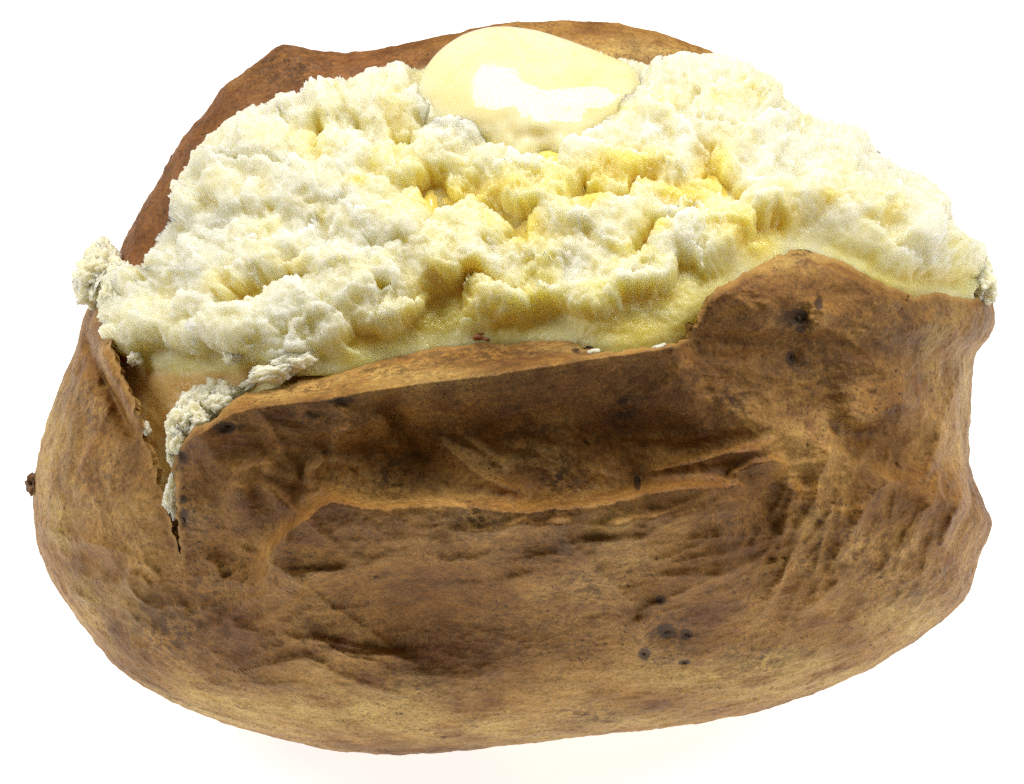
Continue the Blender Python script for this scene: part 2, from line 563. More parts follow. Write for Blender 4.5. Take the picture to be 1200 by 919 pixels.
# fold lines of the skin: points, height, width on the upper / left side, width on the lower / right side
FOLDS = [
    ([(258, 702), (275, 697), (300, 682), (312, 672), (316, 655), (322, 640), (340, 622), (360, 608), (375, 594), (390, 588), (425, 595), (450, 597), (490, 592),
      (520, 592), (560, 595), (590, 600), (620, 600), (650, 596), (690, 594), (720, 589), (750, 580), (790, 574), (840, 570), (910, 566)], 26, 9, 70),
    ([(322, 700), (335, 690), (345, 678), (370, 674), (400, 668), (430, 664), (450, 656), (470, 652), (492, 650)], 7, 18, 13),
    ([(492, 650), (520, 655), (545, 655), (562, 664), (585, 674)], 5, 16, 10),
    ([(583, 684), (600, 677), (625, 672), (650, 667), (690, 661)], 6, 18, 14),
    ([(745, 555), (780, 548), (815, 541), (850, 531), (872, 529), (890, 527), (905, 518), (918, 508)], 11, 6, 22),
    ([(850, 560), (868, 550), (885, 543), (905, 540), (925, 541)], 9, 5, 14),
    ([(700, 622), (740, 610), (770, 606), (800, 604), (840, 602), (880, 592)], 7, 12, 20),
    ([(968, 497), (978, 491), (990, 489), (1010, 493), (1030, 486), (1047, 478), (1075, 477), (1100, 484)], 20, 46, 7),
    ([(1030, 500), (1042, 496), (1055, 491), (1080, 489), (1112, 496), (1125, 505)], 5, 8, 26),
    ([(977, 500), (972, 535), (960, 560), (957, 585), (957, 610)], 9, 6, 8),
    ([(976, 588), (965, 630), (953, 680)], 6, 5, 6),
    ([(987, 590), (983, 630), (980, 662)], 5, 5, 6),
    ([(1060, 561), (1035, 570), (1022, 585), (1010, 605), (997, 625)], 9, 6, 14),
    ([(1110, 498), (1095, 530), (1088, 550), (1082, 572)], 6, 5, 7),
    ([(1072, 515), (1057, 530), (1052, 548)], 5, 5, 6),
    ([(1094, 583), (1080, 605), (1070, 630), (1065, 648)], 6, 5, 6),
    ([(1131, 570), (1122, 596), (1115, 612), (1102, 645)], 7, 5, 6),
    ([(1101, 548), (1097, 580), (1088, 606)], 5, 5, 6),
    ([(1118, 600), (1108, 628)], 5, 4, 5),
    ([(990, 675), (975, 690), (960, 705), (928, 723)], 5, 6, 9),
    ([(920, 560), (935, 580), (936, 610), (925, 640), (905, 655)], 7, 12, 16),
    ([(905, 655), (915, 655), (920, 668), (915, 690)], 5, 5, 8),
    ([(265, 728), (275, 733), (290, 737), (310, 741)], 5, 5, 14),
    ([(355, 745), (380, 752), (410, 770), (450, 776)], 5, 5, 14),
    ([(262, 792), (300, 782), (325, 776), (358, 769), (380, 778), (395, 786)], 6, 5, 16),
    ([(420, 793), (440, 786), (490, 792), (540, 796), (590, 784)], 4, 16, 30),
    ([(446, 462), (478, 506), (500, 545)], -10, 12, 16),
    ([(505, 505), (530, 530), (555, 552), (590, 570), (625, 582)], 12, 10, 22),
    ([(262, 560), (300, 545), (330, 540), (350, 552)], 7, 10, 34),
    ([(255, 585), (275, 572), (300, 574)], 5, 6, 24),
    ([(380, 528), (408, 500), (440, 492), (470, 510)], 10, 14, 24),
    ([(350, 560), (380, 540), (420, 545), (455, 530)], 8, 10, 24),
    ([(230, 650), (250, 660), (262, 680)], 6, 8, 12),
    ([(640, 600), (665, 630), (690, 660), (735, 700), (750, 730), (758, 765)], 7, 16, 14),
    ([(760, 690), (790, 675), (840, 665), (880, 660)], 6, 20, 30),
    ([(745, 720), (752, 748), (762, 768)], 7, 10, 7),
    # left end
    ([(97, 384), (107, 408), (122, 440), (136, 464), (149, 492), (161, 518)], -20, 5, 11),
    ([(103, 384), (113, 408), (128, 438), (142, 462), (155, 490), (167, 516)], 24, 40, 5),
    ([(98, 408), (112, 428), (118, 452)], 6, 6, 10),
    ([(92, 432), (105, 445), (108, 462)], 5, 5, 10),
    ([(104, 462), (120, 468), (132, 484)], 5, 5, 10),
    ([(42, 612), (58, 622), (72, 626), (82, 625)], 12, 22, 5),
    ([(85, 640), (98, 634), (112, 642), (128, 655), (144, 668)], 9, 16, 7),
    ([(146, 672), (152, 662), (168, 660), (190, 678)], 7, 6, 5),
    ([(146, 674), (165, 674), (178, 690)], 6, 5, 5),
    ([(146, 674), (155, 695), (172, 710), (196, 718)], 8, 8, 6),
    ([(78, 690), (98, 702), (112, 704)], 5, 6, 7),
    ([(125, 705), (150, 715), (165, 735)], 6, 10, 7),
    ([(190, 712), (210, 708), (225, 712)], 5, 5, 12),
    # right end: the flap's torn side edge against the end piece
    ([(1140, 414), (1126, 450), (1119, 490), (1126, 522), (1134, 560), (1131, 585), (1112, 640)], 16, 4, 60),
    ([(945, 397), (958, 384), (966, 368), (962, 350)], 7, 14, 10),
    ([(960, 300), (1000, 322), (1030, 345), (1060, 356)], 6, 6, 16),
]
_wr = np.random.RandomState(29)
CREASES = [  # centre line start and end, number of creases across, spread across, direction, length, height
    ((950, 560), (1125, 560), 8, 60, 110, (90, 190), (2.2, 3.8)), ((965, 650), (1090, 640), 8, 30, 116, (60, 120), (1.5, 3.0)), ((250, 660), (330, 800), 8, 50, -24, (90, 190), (1.8, 3.4)), ((380, 650), (420, 800), 7, 60, 8, (90, 180), (1.5, 2.8)),
    ((600, 600), (620, 680), 7, 140, -7, (110, 220), (1.6, 3.0)), ((800, 590), (830, 690), 7, 70, -14, (80, 170), (1.5, 2.8)), ((400, 480), (330, 590), 6, 60, 40, (80, 160), (1.6, 3.0)), ((560, 480), (500, 580), 5, 60, 38, (80, 150), (1.5, 2.6)),
    ((75, 500), (165, 500), 8, 60, 108, (90, 180), (1.0, 2.2)), ((90, 620), (110, 750), 8, 40, 22, (50, 110), (1.6, 3.0)), ((300, 830), (310, 862), 6, 160, 6, (140, 300), (0.7, 1.2)), ((700, 815), (720, 850), 7, 220, -8, (140, 300), (0.7, 1.2)),
    ((870, 340), (1100, 440), 8, 60, 24, (60, 130), (1.0, 2.0)), ((900, 580), (930, 700), 6, 30, 116, (60, 130), (1.5, 2.8)), ((700, 450), (760, 560), 5, 80, -10, (90, 180), (0.8, 1.6)), ((250, 80), (480, 60), 7, 20, -24, (40, 90), (1.0, 2.2)),
]
for (pa, pb, nn, spr, di, ll, hh) in CREASES:
    for k in range(nn):
        f_ = (k + _wr.uniform(.1, .9)) / nn
        x, y = pa[0] + (pb[0] - pa[0]) * f_, pa[1] + (pb[1] - pa[1]) * f_
        an = math.radians(di + _wr.uniform(-9, 9))
        ln = _wr.uniform(*ll)
        sh = _wr.uniform(-spr, spr) - ln / 2
        x += math.cos(an) * sh; y += math.sin(an) * sh
        an -= _wr.uniform(-.25, .25)
        cv = _wr.uniform(-.5, .5)
        pts = []
        for q in range(9):
            pts.append((x, y))
            x += math.cos(an) * ln / 8; y += math.sin(an) * ln / 8
            an += cv / 8 + _wr.uniform(-.10, .10)
        if pts[0][0] > pts[-1][0]:
            pts = pts[::-1]
        wa = _wr.uniform(3.0, 4.5)
        FOLDS.append((pts, (1.0 if min(pa[0], pb[0]) > 900 else 1.55) * _wr.uniform(*hh), wa, wa * _wr.uniform(1.0, 1.7)))
CRUMPLE = [  # cx, cy, rx, ry, direction, cell along, cell across, relief
    (1035, 600, 105, 120, 112, 95, 24, 1.0), (620, 630, 340, 62, -7, 150, 36, 0.75), (310, 720, 130, 80, -28, 110, 34, 0.9), (110, 510, 75, 110, 110, 130, 30, 0.5), (125, 690, 80, 70, 28, 62, 24, 1.0),
    (455, 525, 170, 62, 38, 120, 50, 0.8), (990, 410, 170, 80, 12, 110, 44, 0.45), (900, 640, 70, 80, 118, 90, 32, 0.7), (650, 750, 230, 60, -4, 170, 60, 0.4), (600, 830, 420, 40, -3, 200, 26, 0.35), (760, 500, 140, 60, -12, 150, 60, 0.4),
    (330, 85, 110, 40, -20, 60, 22, 0.6),
]


def crumple(X, Y):
    h = np.zeros(X.shape)
    z = np.zeros(X.shape)
    q = np.stack([X, Y, z], 1)
    wx = 16 * perlin(q / 75, 81) + 6 * perlin(q / 24, 82)
    wy = 16 * perlin(q / 75, 83) + 6 * perlin(q / 24, 84)
    for k, (cx, cy, rx, ry, di, la, lc, am) in enumerate(CRUMPLE):
        g = np.exp(-(((X - cx) / rx) ** 2 + ((Y - cy) / ry) ** 2) ** 1.5)
        m = g > 0.02
        if not m.any():
            continue
        a = math.radians(di)
        x, y = X[m] + wx[m] - cx, Y[m] + wy[m] - cy
        u = (x * math.cos(a) + y * math.sin(a)) / la
        v = (-x * math.sin(a) + y * math.cos(a)) / lc
        f1, f2 = worley(np.stack([u, v, np.full(u.shape, 0.37)], 1) + 3.1 * k, 100 + 5 * k)
        e1, e2 = worley(np.stack([u * 1.9, v * 2.1, np.full(u.shape, 0.37)], 1) + 1.7 * k, 140 + 5 * k)
        h[m] += g[m] * 1.0 * am * lc * (0.46 * np.sqrt(f1 * f1 + 0.03) + 0.15 * np.sqrt(e1 * e1 + 0.03) - 0.30)
    return h


LIP = [(208, 525), (240, 505), (275, 484), (300, 478), (340, 473), (380, 470), (430, 459), (500, 449), (576, 440), (640, 430), (695, 421), (740, 415), (785, 407), (815, 398)]
HOLLOWS = [  # x, y, rx, ry, depth
    (480, 725, 130, 52, -46), (620, 645, 55, 16, -4), (1015, 512, 40, 12, -14), (860, 402, 75, 15, -18), (900, 350, 85, 42, 24),
    (112, 662, 26, 14, -11), (105, 648, 26, 8, -5), (430, 540, 120, 48, -36), (650, 520, 190, 62, -34), (1060, 540, 45, 34, -12),
    (1080, 400, 80, 55, 12), (1030, 620, 40, 38, -9), (300, 640, 60, 45, -12), (850, 480, 70, 40, 6), (560, 630, 90, 18, 6),
    (830, 690, 80, 50, 8), (740, 640, 40, 24, 7), (350, 520, 60, 40, 8), (240, 640, 40, 40, -8), (660, 740, 90, 40, -8),
    (932, 372, 15, 11, -8), (959, 357, 6, 7, -5), (927, 420, 9, 9, -6), (781, 739, 14, 12, -9), (774, 703, 8, 6, -6), (804, 744, 8, 7, -6),
    (802, 776, 7, 5, -6), (755, 765, 9, 8, -5), (265, 501, 13, 9, -6), (214, 537, 9, 8, -6), (215, 606, 7, 13, -6),
    (1150, 380, 22, 26, 14), (150, 560, 60, 90, 8),
]


def skin_height(X, Y):
    h = np.zeros(X.shape)
    for pts, amp, wu, wd in FOLDS:
        p = np.array(pts, float)
        r = 3.2 * max(wu, wd)
        m = (X > p[:, 0].min() - r) & (X < p[:, 0].max() + r) & (Y > p[:, 1].min() - r) & (Y < p[:, 1].max() + r)
        if not m.any():
            continue
        d, s, t = dist_line(X[m], Y[m], p)
        ch = p[-1] - p[0]
        t = np.clip(((X[m] - p[0, 0]) * ch[0] + (Y[m] - p[0, 1]) * ch[1]) / (ch ** 2).sum(), 0, 1)
        ln = np.sqrt(((p[1:] - p[:-1]) ** 2).sum(1)).sum()
        tl = max(0.14, min(0.45, 1.0 * max(wu, wd) / ln))
        taper = sstep(0, tl, t) * sstep(0, tl, 1 - t)
        w = np.where(s < 0, wu, wd)
        q = np.sqrt(d * d + 3.0) / w
        h[m] += 1.9 * amp * taper * np.exp(-q ** 1.25) * sstep(0, 1, 1.6 - 0.5 * d / w)
    for x, y, rx, ry, a in HOLLOWS:
        h += a * np.exp(-(((X - x) / rx) ** 2 + ((Y - y) / ry) ** 2))
    # the rim turns inwards above the lip crease; the face below it leans back
    d, s, t = dist_line(X, Y, LIP)
    ends = sstep(0.0, 0.06, t) * sstep(0.0, 0.05, 1 - t)
    above = (s < 0) & (t > 0.001) & (t < 0.999)
    h += np.where(above, -1.9 * np.maximum(d, 0) * (d < 70), 0.0) * ends
    below = (s > 0)
    h += np.where(below, 30 * np.exp(-(d / 60.0)), 30 * np.exp(-(d / 30.0))) * ends
    # right flap: rim strip tipping inwards
    RB = [(818, 385), (835, 352), (880, 325), (940, 303), (975, 316), (1010, 334), (1060, 357)]
    d, s, t = dist_line(X, Y, RB)
    above = (s < 0) & (t > 0.001) & (t < 0.999) & (d < 40)
    h += np.where(above, -1.5 * d, 0.0)
    return h


def body_depth(X, Y):
    phi = np.arctan2(Y - CY, X - CX)
    rho = np.clip(np.hypot(X - CX, Y - CY) / R_sil(phi), 0, 1)
    return D_max(phi) * np.sqrt(1 - rho ** 2.3)


def skin_depth(X, Y):
    phi = np.arctan2(Y - CY, X - CX)
    rho = np.clip(np.hypot(X - CX, Y - CY) / R_sil(phi), 0, 1)
    c = np.sqrt(1 - rho ** 2.3)
    z = np.zeros(X.shape)
    q = np.stack([X / 90.0, Y / 60.0, z], 1) if X.ndim == 1 else None
    h = skin_height(X, Y)
    # flap on the right of the slit stands slightly off the body
    flap = sstep(330, 215, X) * sstep(195, 215, X) * sstep(700, 560, Y)
    h = h + 16 * flap
    if q is not None:
        warp = np.stack([X / 130 + 0.5 * perlin(q, 5), Y / 46 + 0.5 * perlin(q + 31, 6), z], 1)
        am = 0.35 + 0.65 * sstep(-0.2, 0.5, perlin(np.stack([X / 160, Y / 130, z], 1), 9))
        fade = sstep(0.22, 0.65, c)
        h = h + sstep(0.12, 0.45, c) * crumple(X, Y)
        h = h + fade * am * 3.0 * (ridged(warp, 3, 21) - 0.6)
        h = h + fade * 9.0 * perlin(np.stack([X / 150, Y / 110, z], 1), 3)
    return D_max(phi) * c + h * sstep(0.0, 0.30, c)


# opening cut through the skin (front rim, slit on the left, back lip)
RIM_FRONT = [(285, 463), (330, 452), (370, 440), (430, 425), (480, 412), (540, 402), (560, 398), (590, 404), (620, 399), (640, 392), (658, 389), (672, 397),
             (682, 408), (710, 413), (760, 407), (790, 402), (808, 396), (818, 372), (826, 350), (852, 332), (890, 310), (920, 298), (935, 286), (948, 288), (960, 296),
             (1000, 312), (1030, 330), (1070, 349), (1085, 345), (1105, 345), (1135, 351), (1168, 350)]
OPEN = [(60, 352), (100, 357), (112, 354), (128, 353), (130, 380), (130, 405), (138, 425), (150, 452), (160, 478), (170, 500), (168, 514), (178, 535), (188, 565),
        (197, 600), (206, 632), (210, 650), (212, 662), (212, 645), (209, 618), (204, 575), (203, 548), (206, 530), (222, 507), (245, 495), (262, 482), (272, 470)] + RIM_FRONT + \
       [(1230, 348), (1230, 60), (900, 5), (850, 62), (835, 70), (800, 90), (760, 92), (700, 82), (600, 75), (500, 82), (440, 96), (380, 112), (300, 132), (255, 162), (235, 200),
        (218, 240), (195, 290), (175, 330), (140, 336), (60, 338)]
OPEN_D = densify(OPEN, 2.5, 3.6, 77)

# ------------------------------------------------------------------ the baked potato
potato = bpy.data.objects.new('baked_potato', None)
COL.objects.link(potato)
potato.empty_display_size = 0.02
potato.location = (0, 0, 0)
potato['label'] = 'split baked potato with wrinkled brown skin and fluffy pale yellow flesh'
potato['category'] = 'baked potato'

NPHI, NF, NB = 1400, 400, 80
phi = np.linspace(-math.pi, math.pi, NPHI, endpoint=False)
th = np.concatenate([np.linspace(0.0, 1.0, NF) * (math.pi / 2), math.pi / 2 + np.linspace(0, 1, NB + 1)[1:] * (math.pi / 2)])
PH, TH = np.meshgrid(phi, th, indexing='ij')
RS = R_sil(PH)
X = (CX + RS * np.cos(PH) * np.sin(TH)).ravel()
Y = (CY + RS * np.sin(PH) * np.sin(TH)).ravel()
front = (TH.ravel() <= math.pi / 2 + 1e-6)
ii, jj = np.meshgrid(np.arange(NPHI), np.arange(len(th) - 1), indexing='ij')
i2 = (ii + 1) % NPHI
n_t = len(th)
F = np.stack([ii * n_t + jj, ii * n_t + jj + 1, i2 * n_t + jj + 1, i2 * n_t + jj], -1).reshape(-1, 4)
fr_face = (jj < NF - 1).ravel()
cx, cy = X[F].mean(1), Y[F].mean(1)
# in front: the opening; behind: the top of the back is open too
cut = np.zeros(len(F), bool)
cut[fr_face] = inside(cx[fr_face], cy[fr_face], OPEN_D)
bk = ~fr_face
rho_b = np.hypot(cx - CX, cy - CY) / R_sil(np.arctan2(cy - CY, cx - CX))
cut[bk] = (cy[bk] < 345) & (rho_b[bk] < 0.90)
F = F[~cut]
used = np.zeros(len(X), bool)
used[F.ravel()] = True
# snap the torn edge to the cut line
e = np.sort(np.concatenate([F[:, [0, 1]], F[:, [1, 2]], F[:, [2, 3]], F[:, [3, 0]]]), 1)
key = e[:, 0].astype(np.int64) * len(X) + e[:, 1]
uk, cnt = np.unique(key, return_counts=True)
be = np.stack([uk[cnt == 1] // len(X), uk[cnt == 1] % len(X)], 1)
bv = np.unique(be)
bvf = bv[front[bv]]
nx, ny, nd = nearest_on(X[bvf], Y[bvf], OPEN_D)
ok = nd < 6.0
X[bvf[ok]] = nx[ok]
Y[bvf[ok]] = ny[ok]

idx = np.where(used)[0]
remap = -np.ones(len(X), int)
remap[idx] = np.arange(len(idx))
F = remap[F]
be = remap[be]
X, Y, front, THu, PHu = X[idx], Y[idx], front[idx], TH.ravel()[idx], PH.ravel()[idx]
D = np.empty(len(X))
D[front] = skin_depth(X[front], Y[front])
b_ = ~front
D[b_] = -0.86 * np.abs(np.cos(THu[b_])) * np.where(np.sin(PHu[b_]) > 0, 400.0, np.maximum(D_max(PHu[b_]), 300.0))
V = P(X, Y, D)
N = vnormals(V, F)
if (N * C_).sum(1)[front].mean() < 0:
    F = F[:, ::-1]
    N = -N
vp = V / S
amp = 1.5 * fbm(vp / 26.0, 4, 61) + 1.2 * (ridged(vp / np.array([44.0, 30.0, 20.0]), 3, 71) - 0.6)
V = V + N * (amp * S)[:, None]
# thickness of the torn edge
edge_d = np.zeros(len(V))
_, _, ed = nearest_on(X, Y, OPEN_D)
edge_d = np.where(front, sstep(7.0, 1.0, ed), 0.0)
bvn = np.unique(be)
mp = -np.ones(len(V), int)
mp[bvn] = np.arange(len(bvn)) + len(V)
inner = V[bvn] - N[bvn] * 9.0 * S - C_ * 3.0 * S
Fe = np.stack([be[:, 0], be[:, 1], mp[be[:, 1]], mp[be[:, 0]]], 1)
Va = np.concatenate([V, inner])
Fa = np.concatenate([F, Fe])
EYES = [(932, 372, 17, 12), (938, 384, 8, 7), (959, 357, 6, 9), (927, 420, 7, 9), (781, 739, 13, 12), (774, 703, 8, 6), (804, 744, 8, 8), (802, 776, 8, 5), (755, 766, 9, 8), (265, 501, 16, 8),
        (214, 537, 8, 8), (215, 606, 6, 13), (214, 585, 6, 6), (400, 469, 18, 4), (747, 566, 5, 10), (690, 408, 9, 6), (676, 411, 7, 5)]
BLOT = [(620, 500, 60, 50, .6), (800, 440, 60, 30, .5), (960, 430, 60, 40, .6), (350, 455, 60, 8, .8), (520, 420, 50, 10, .7), (940, 294, 24, 9, 1.0), (832, 352, 8, 12, 1.0), (730, 480, 28, 26, 1.0), (855, 470, 26, 24, .9), (692, 515, 16, 10, .9), (655, 560, 26, 26, .9), (540, 490, 40, 40, .5), (460, 560, 30, 40, .8), (360, 490, 50, 10, .9),
        (930, 372, 26, 16, 1.), (215, 540, 22, 24, .9), (225, 600, 30, 30, .8), (265, 500, 26, 14, 1.), (400, 470, 24, 8, .9), (580, 415, 70, 14, .8), (690, 408, 24, 8, 1.),
        (450, 435, 60, 10, .7), (1040, 380, 70, 40, .45), (200, 740, 50, 40, .8), (240, 700, 40, 40, .5), (690, 840, 40, 14, .7), (690, 690, 40, 30, .6), (110, 480, 30, 40, .5),
        (120, 560, 40, 40, .5), (780, 740, 40, 40, .7), (880, 770, 60, 22, .6), (1010, 650, 80, 50, .5), (560, 610, 40, 26, .8), (640, 640, 80, 16, .6), (850, 620, 40, 30, .5),
        (480, 800, 60, 20, .5), (380, 720, 60, 60, .4), (340, 80, 60, 24, .8), (600, 740, 80, 40, .4), (1080, 690, 50, 30, .5)]
blot = np.zeros(len(X))
for x, y, rx, ry, a in BLOT:
    blot = np.maximum(blot, a * np.exp(-(((X - x) / rx) ** 2 + ((Y - y) / ry) ** 2)))
blot *= front
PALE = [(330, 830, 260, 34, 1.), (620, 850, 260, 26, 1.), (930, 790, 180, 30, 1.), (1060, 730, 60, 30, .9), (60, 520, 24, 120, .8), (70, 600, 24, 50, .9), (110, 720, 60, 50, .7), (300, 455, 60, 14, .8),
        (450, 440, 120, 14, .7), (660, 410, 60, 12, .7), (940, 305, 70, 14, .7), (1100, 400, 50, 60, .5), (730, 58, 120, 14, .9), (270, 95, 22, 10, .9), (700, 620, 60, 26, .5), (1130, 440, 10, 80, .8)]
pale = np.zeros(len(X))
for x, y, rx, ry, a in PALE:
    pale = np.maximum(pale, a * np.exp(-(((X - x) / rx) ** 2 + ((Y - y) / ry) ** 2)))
ext = lambda a: np.concatenate([a, a[bvn]])
me = mesh_np('skin', Va, Fa)
attr(me, 'blotch', ext(blot))
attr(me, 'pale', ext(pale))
back = front * (Y < 335) * sstep(560, 430, X) * (0.85 - 0.0 * X)
back = np.where((X > 120) & (Y < 330), back, 0.0)
attr(me, 'back', ext(back))
eye = np.zeros(len(X))
for x, y, rx, ry in EYES:
    eye = np.maximum(eye, front * np.exp(-(((X - x) / (0.9 * rx)) ** 2 + ((Y - y) / (0.9 * ry)) ** 2)))
attr(me, 'eye', ext(eye))
attr(me, 'edge', np.concatenate([edge_d * 0.6, np.ones(len(bvn))]))
skin = link('skin', me, M_SKIN, potato, label='wrinkled brown baked skin torn open along its top')
print('ZMIN', Va[:, 2].min(), 'tris', 2 * len(Fa))

# ------------------------------------------------------------------ flesh: soft yellow bed
_rx = np.arange(40, 1200, 2.0)
_rim = np.array([(60, 420), (128, 440), (165, 450), (205, 475)] + RIM_FRONT + [(1200, 350)], float)
RIM_Y = np.interp(_rx, _rim[:, 0], _rim[:, 1])


def _smooth(a, n):
    for _ in range(3):
        a = np.convolve(np.pad(a, n, mode='edge'), np.ones(2 * n + 1) / (2 * n + 1), 'valid')
    return a


RIM_S = _smooth(RIM_Y, 22)
TOP_L = np.array([(60, 330), (100, 300), (142, 318), (158, 305), (190, 240), (228, 160), (250, 140), (280, 118), (345, 100), (410, 88), (440, 74), (500, 58), (560, 48), (620, 46), (700, 55),
                  (780, 62), (838, 66), (868, 84), (900, 106), (945, 134), (1000, 152), (1050, 190), (1095, 216), (1110, 250), (1135, 288), (1155, 300), (1165, 340), (1200, 345)], float)
TOP_Y = _smooth(np.interp(_rx, TOP_L[:, 0], TOP_L[:, 1]), 8)
_df = np.empty(len(_rx))
_df = skin_depth(np.clip(_rx, 60, 1150), np.interp(np.clip(_rx, 60, 1150), _rx, RIM_Y) + 14)
_df = _smooth(_df, 18) - 26


def flesh_depth(X, Y):
    yr = np.interp(X, _rx, RIM_S)
    yt = np.interp(X, _rx, TOP_Y)
    f = np.interp(X, _rx, _df)
    back = 10.0 + 0.20 * f
    v = (yr - Y) / np.maximum(yr - yt, 30.0)
    vv = np.clip(v, 0, 1.15)
    d = back + (f - back) * (1 - vv ** 1.35)
    below = np.clip(-v, 0, None) * np.maximum(yr - yt, 30.0)
    return d - 0.15 * below


def wall_mask(X, Y):
    """the smooth cut wall that shows through the slit at the left"""
    P1 = [(132, 395), (160, 425), (215, 432), (290, 428), (330, 445), (270, 475), (225, 600), (220, 720), (190, 720), (130, 470)]
    _, _, d = nearest_on(X, Y, np.array(P1))
    i = inside(X, Y, P1)
    return np.where(i, sstep(-2, 14, d), 0.0)


FLESH_OUT = [(128, 330), (150, 324), (174, 318), (184, 282), (210, 252), (222, 210), (244, 176), (262, 158), (298, 139), (345, 122), (405, 104), (440, 88), (500, 74),
             (560, 64), (640, 62), (700, 68), (772, 84), (836, 74), (868, 90), (900, 113), (946, 140), (1000, 160), (1046, 196), (1084, 220), (1098, 252), (1122, 280), (1146, 298), (1158, 322),
             (1138, 352), (1080, 392), (1000, 372), (940, 350), (880, 380), (840, 430), (700, 450), (560, 450), (430, 472), (330, 505), (262, 560), (232, 640), (222, 730), (190, 730), (168, 560), (142, 470), (126, 400), (116, 352)]
gx = np.arange(84, 1172, 2.0)
gy = np.arange(44, 740, 2.0)
GX, GY = np.meshgrid(gx, gy, indexing='ij')
shape = GX.shape
X, Y = GX.ravel(), GY.ravel()
nj = shape[1]
a, b = np.meshgrid(np.arange(shape[0] - 1), np.arange(nj - 1), indexing='ij')
F = np.stack([a * nj + b, a * nj + b + 1, (a + 1) * nj + b + 1, (a + 1) * nj + b], -1).reshape(-1, 4)
OUTD = densify(FLESH_OUT, 3, 5.5, 5)
keep = inside(X[F].mean(1), Y[F].mean(1), OUTD)
F = F[keep]
e = np.sort(np.concatenate([F[:, [0, 1]], F[:, [1, 2]], F[:, [2, 3]], F[:, [3, 0]]]), 1)
key = e[:, 0].astype(np.int64) * len(X) + e[:, 1]
uk, cnt = np.unique(key, return_counts=True)
be = np.stack([uk[cnt == 1] // len(X), uk[cnt == 1] % len(X)], 1)
bv = np.unique(be)
nx, ny, nd = nearest_on(X[bv], Y[bv], OUTD)
ok = nd < 4
X[bv[ok]], Y[bv[ok]] = nx[ok], ny[ok]
used = np.zeros(len(X), bool); used[F.ravel()] = True
idx = np.where(used)[0]
remap = -np.ones(len(X), int); remap[idx] = np.arange(len(idx))
F, be = remap[F], remap[be]
X, Y = X[idx], Y[idx]
wm = wall_mask(X, Y)
D = flesh_depth(X, Y)
# in the slit follow the skin from behind
sd = skin_depth(X, Y)
lowslit = sstep(470, 520, Y)
wl = sstep(395, 440, Y) * sstep(380, 290, X)
bd_ = body_depth(X, Y) - 42 + 18 * sstep(520, 600, Y)
D = D + (bd_ - D) * wl
D = np.where((X < 180) & (Y > 345), np.minimum(D, body_depth(X, Y) - 26), D)
D = np.where((X >= 330) & (Y > 440), np.minimum(D, sd - 24), D)
_, _, ed = nearest_on(X, Y, np.array(FLESH_OUT))
upper = Y < np.interp(X, _rx, RIM_Y) - 20
D = D - np.where(upper, 60 * (1 - np.sqrt(1 - (1 - np.clip(ed / 30, 0, 1)) ** 2 + 1e-6)), 0)
V = P(X, Y, D)
N = vnormals(V, F)
if (N * C_).sum(1).mean() < 0:
    F = F[:, ::-1]; N = -N
vp = V / S
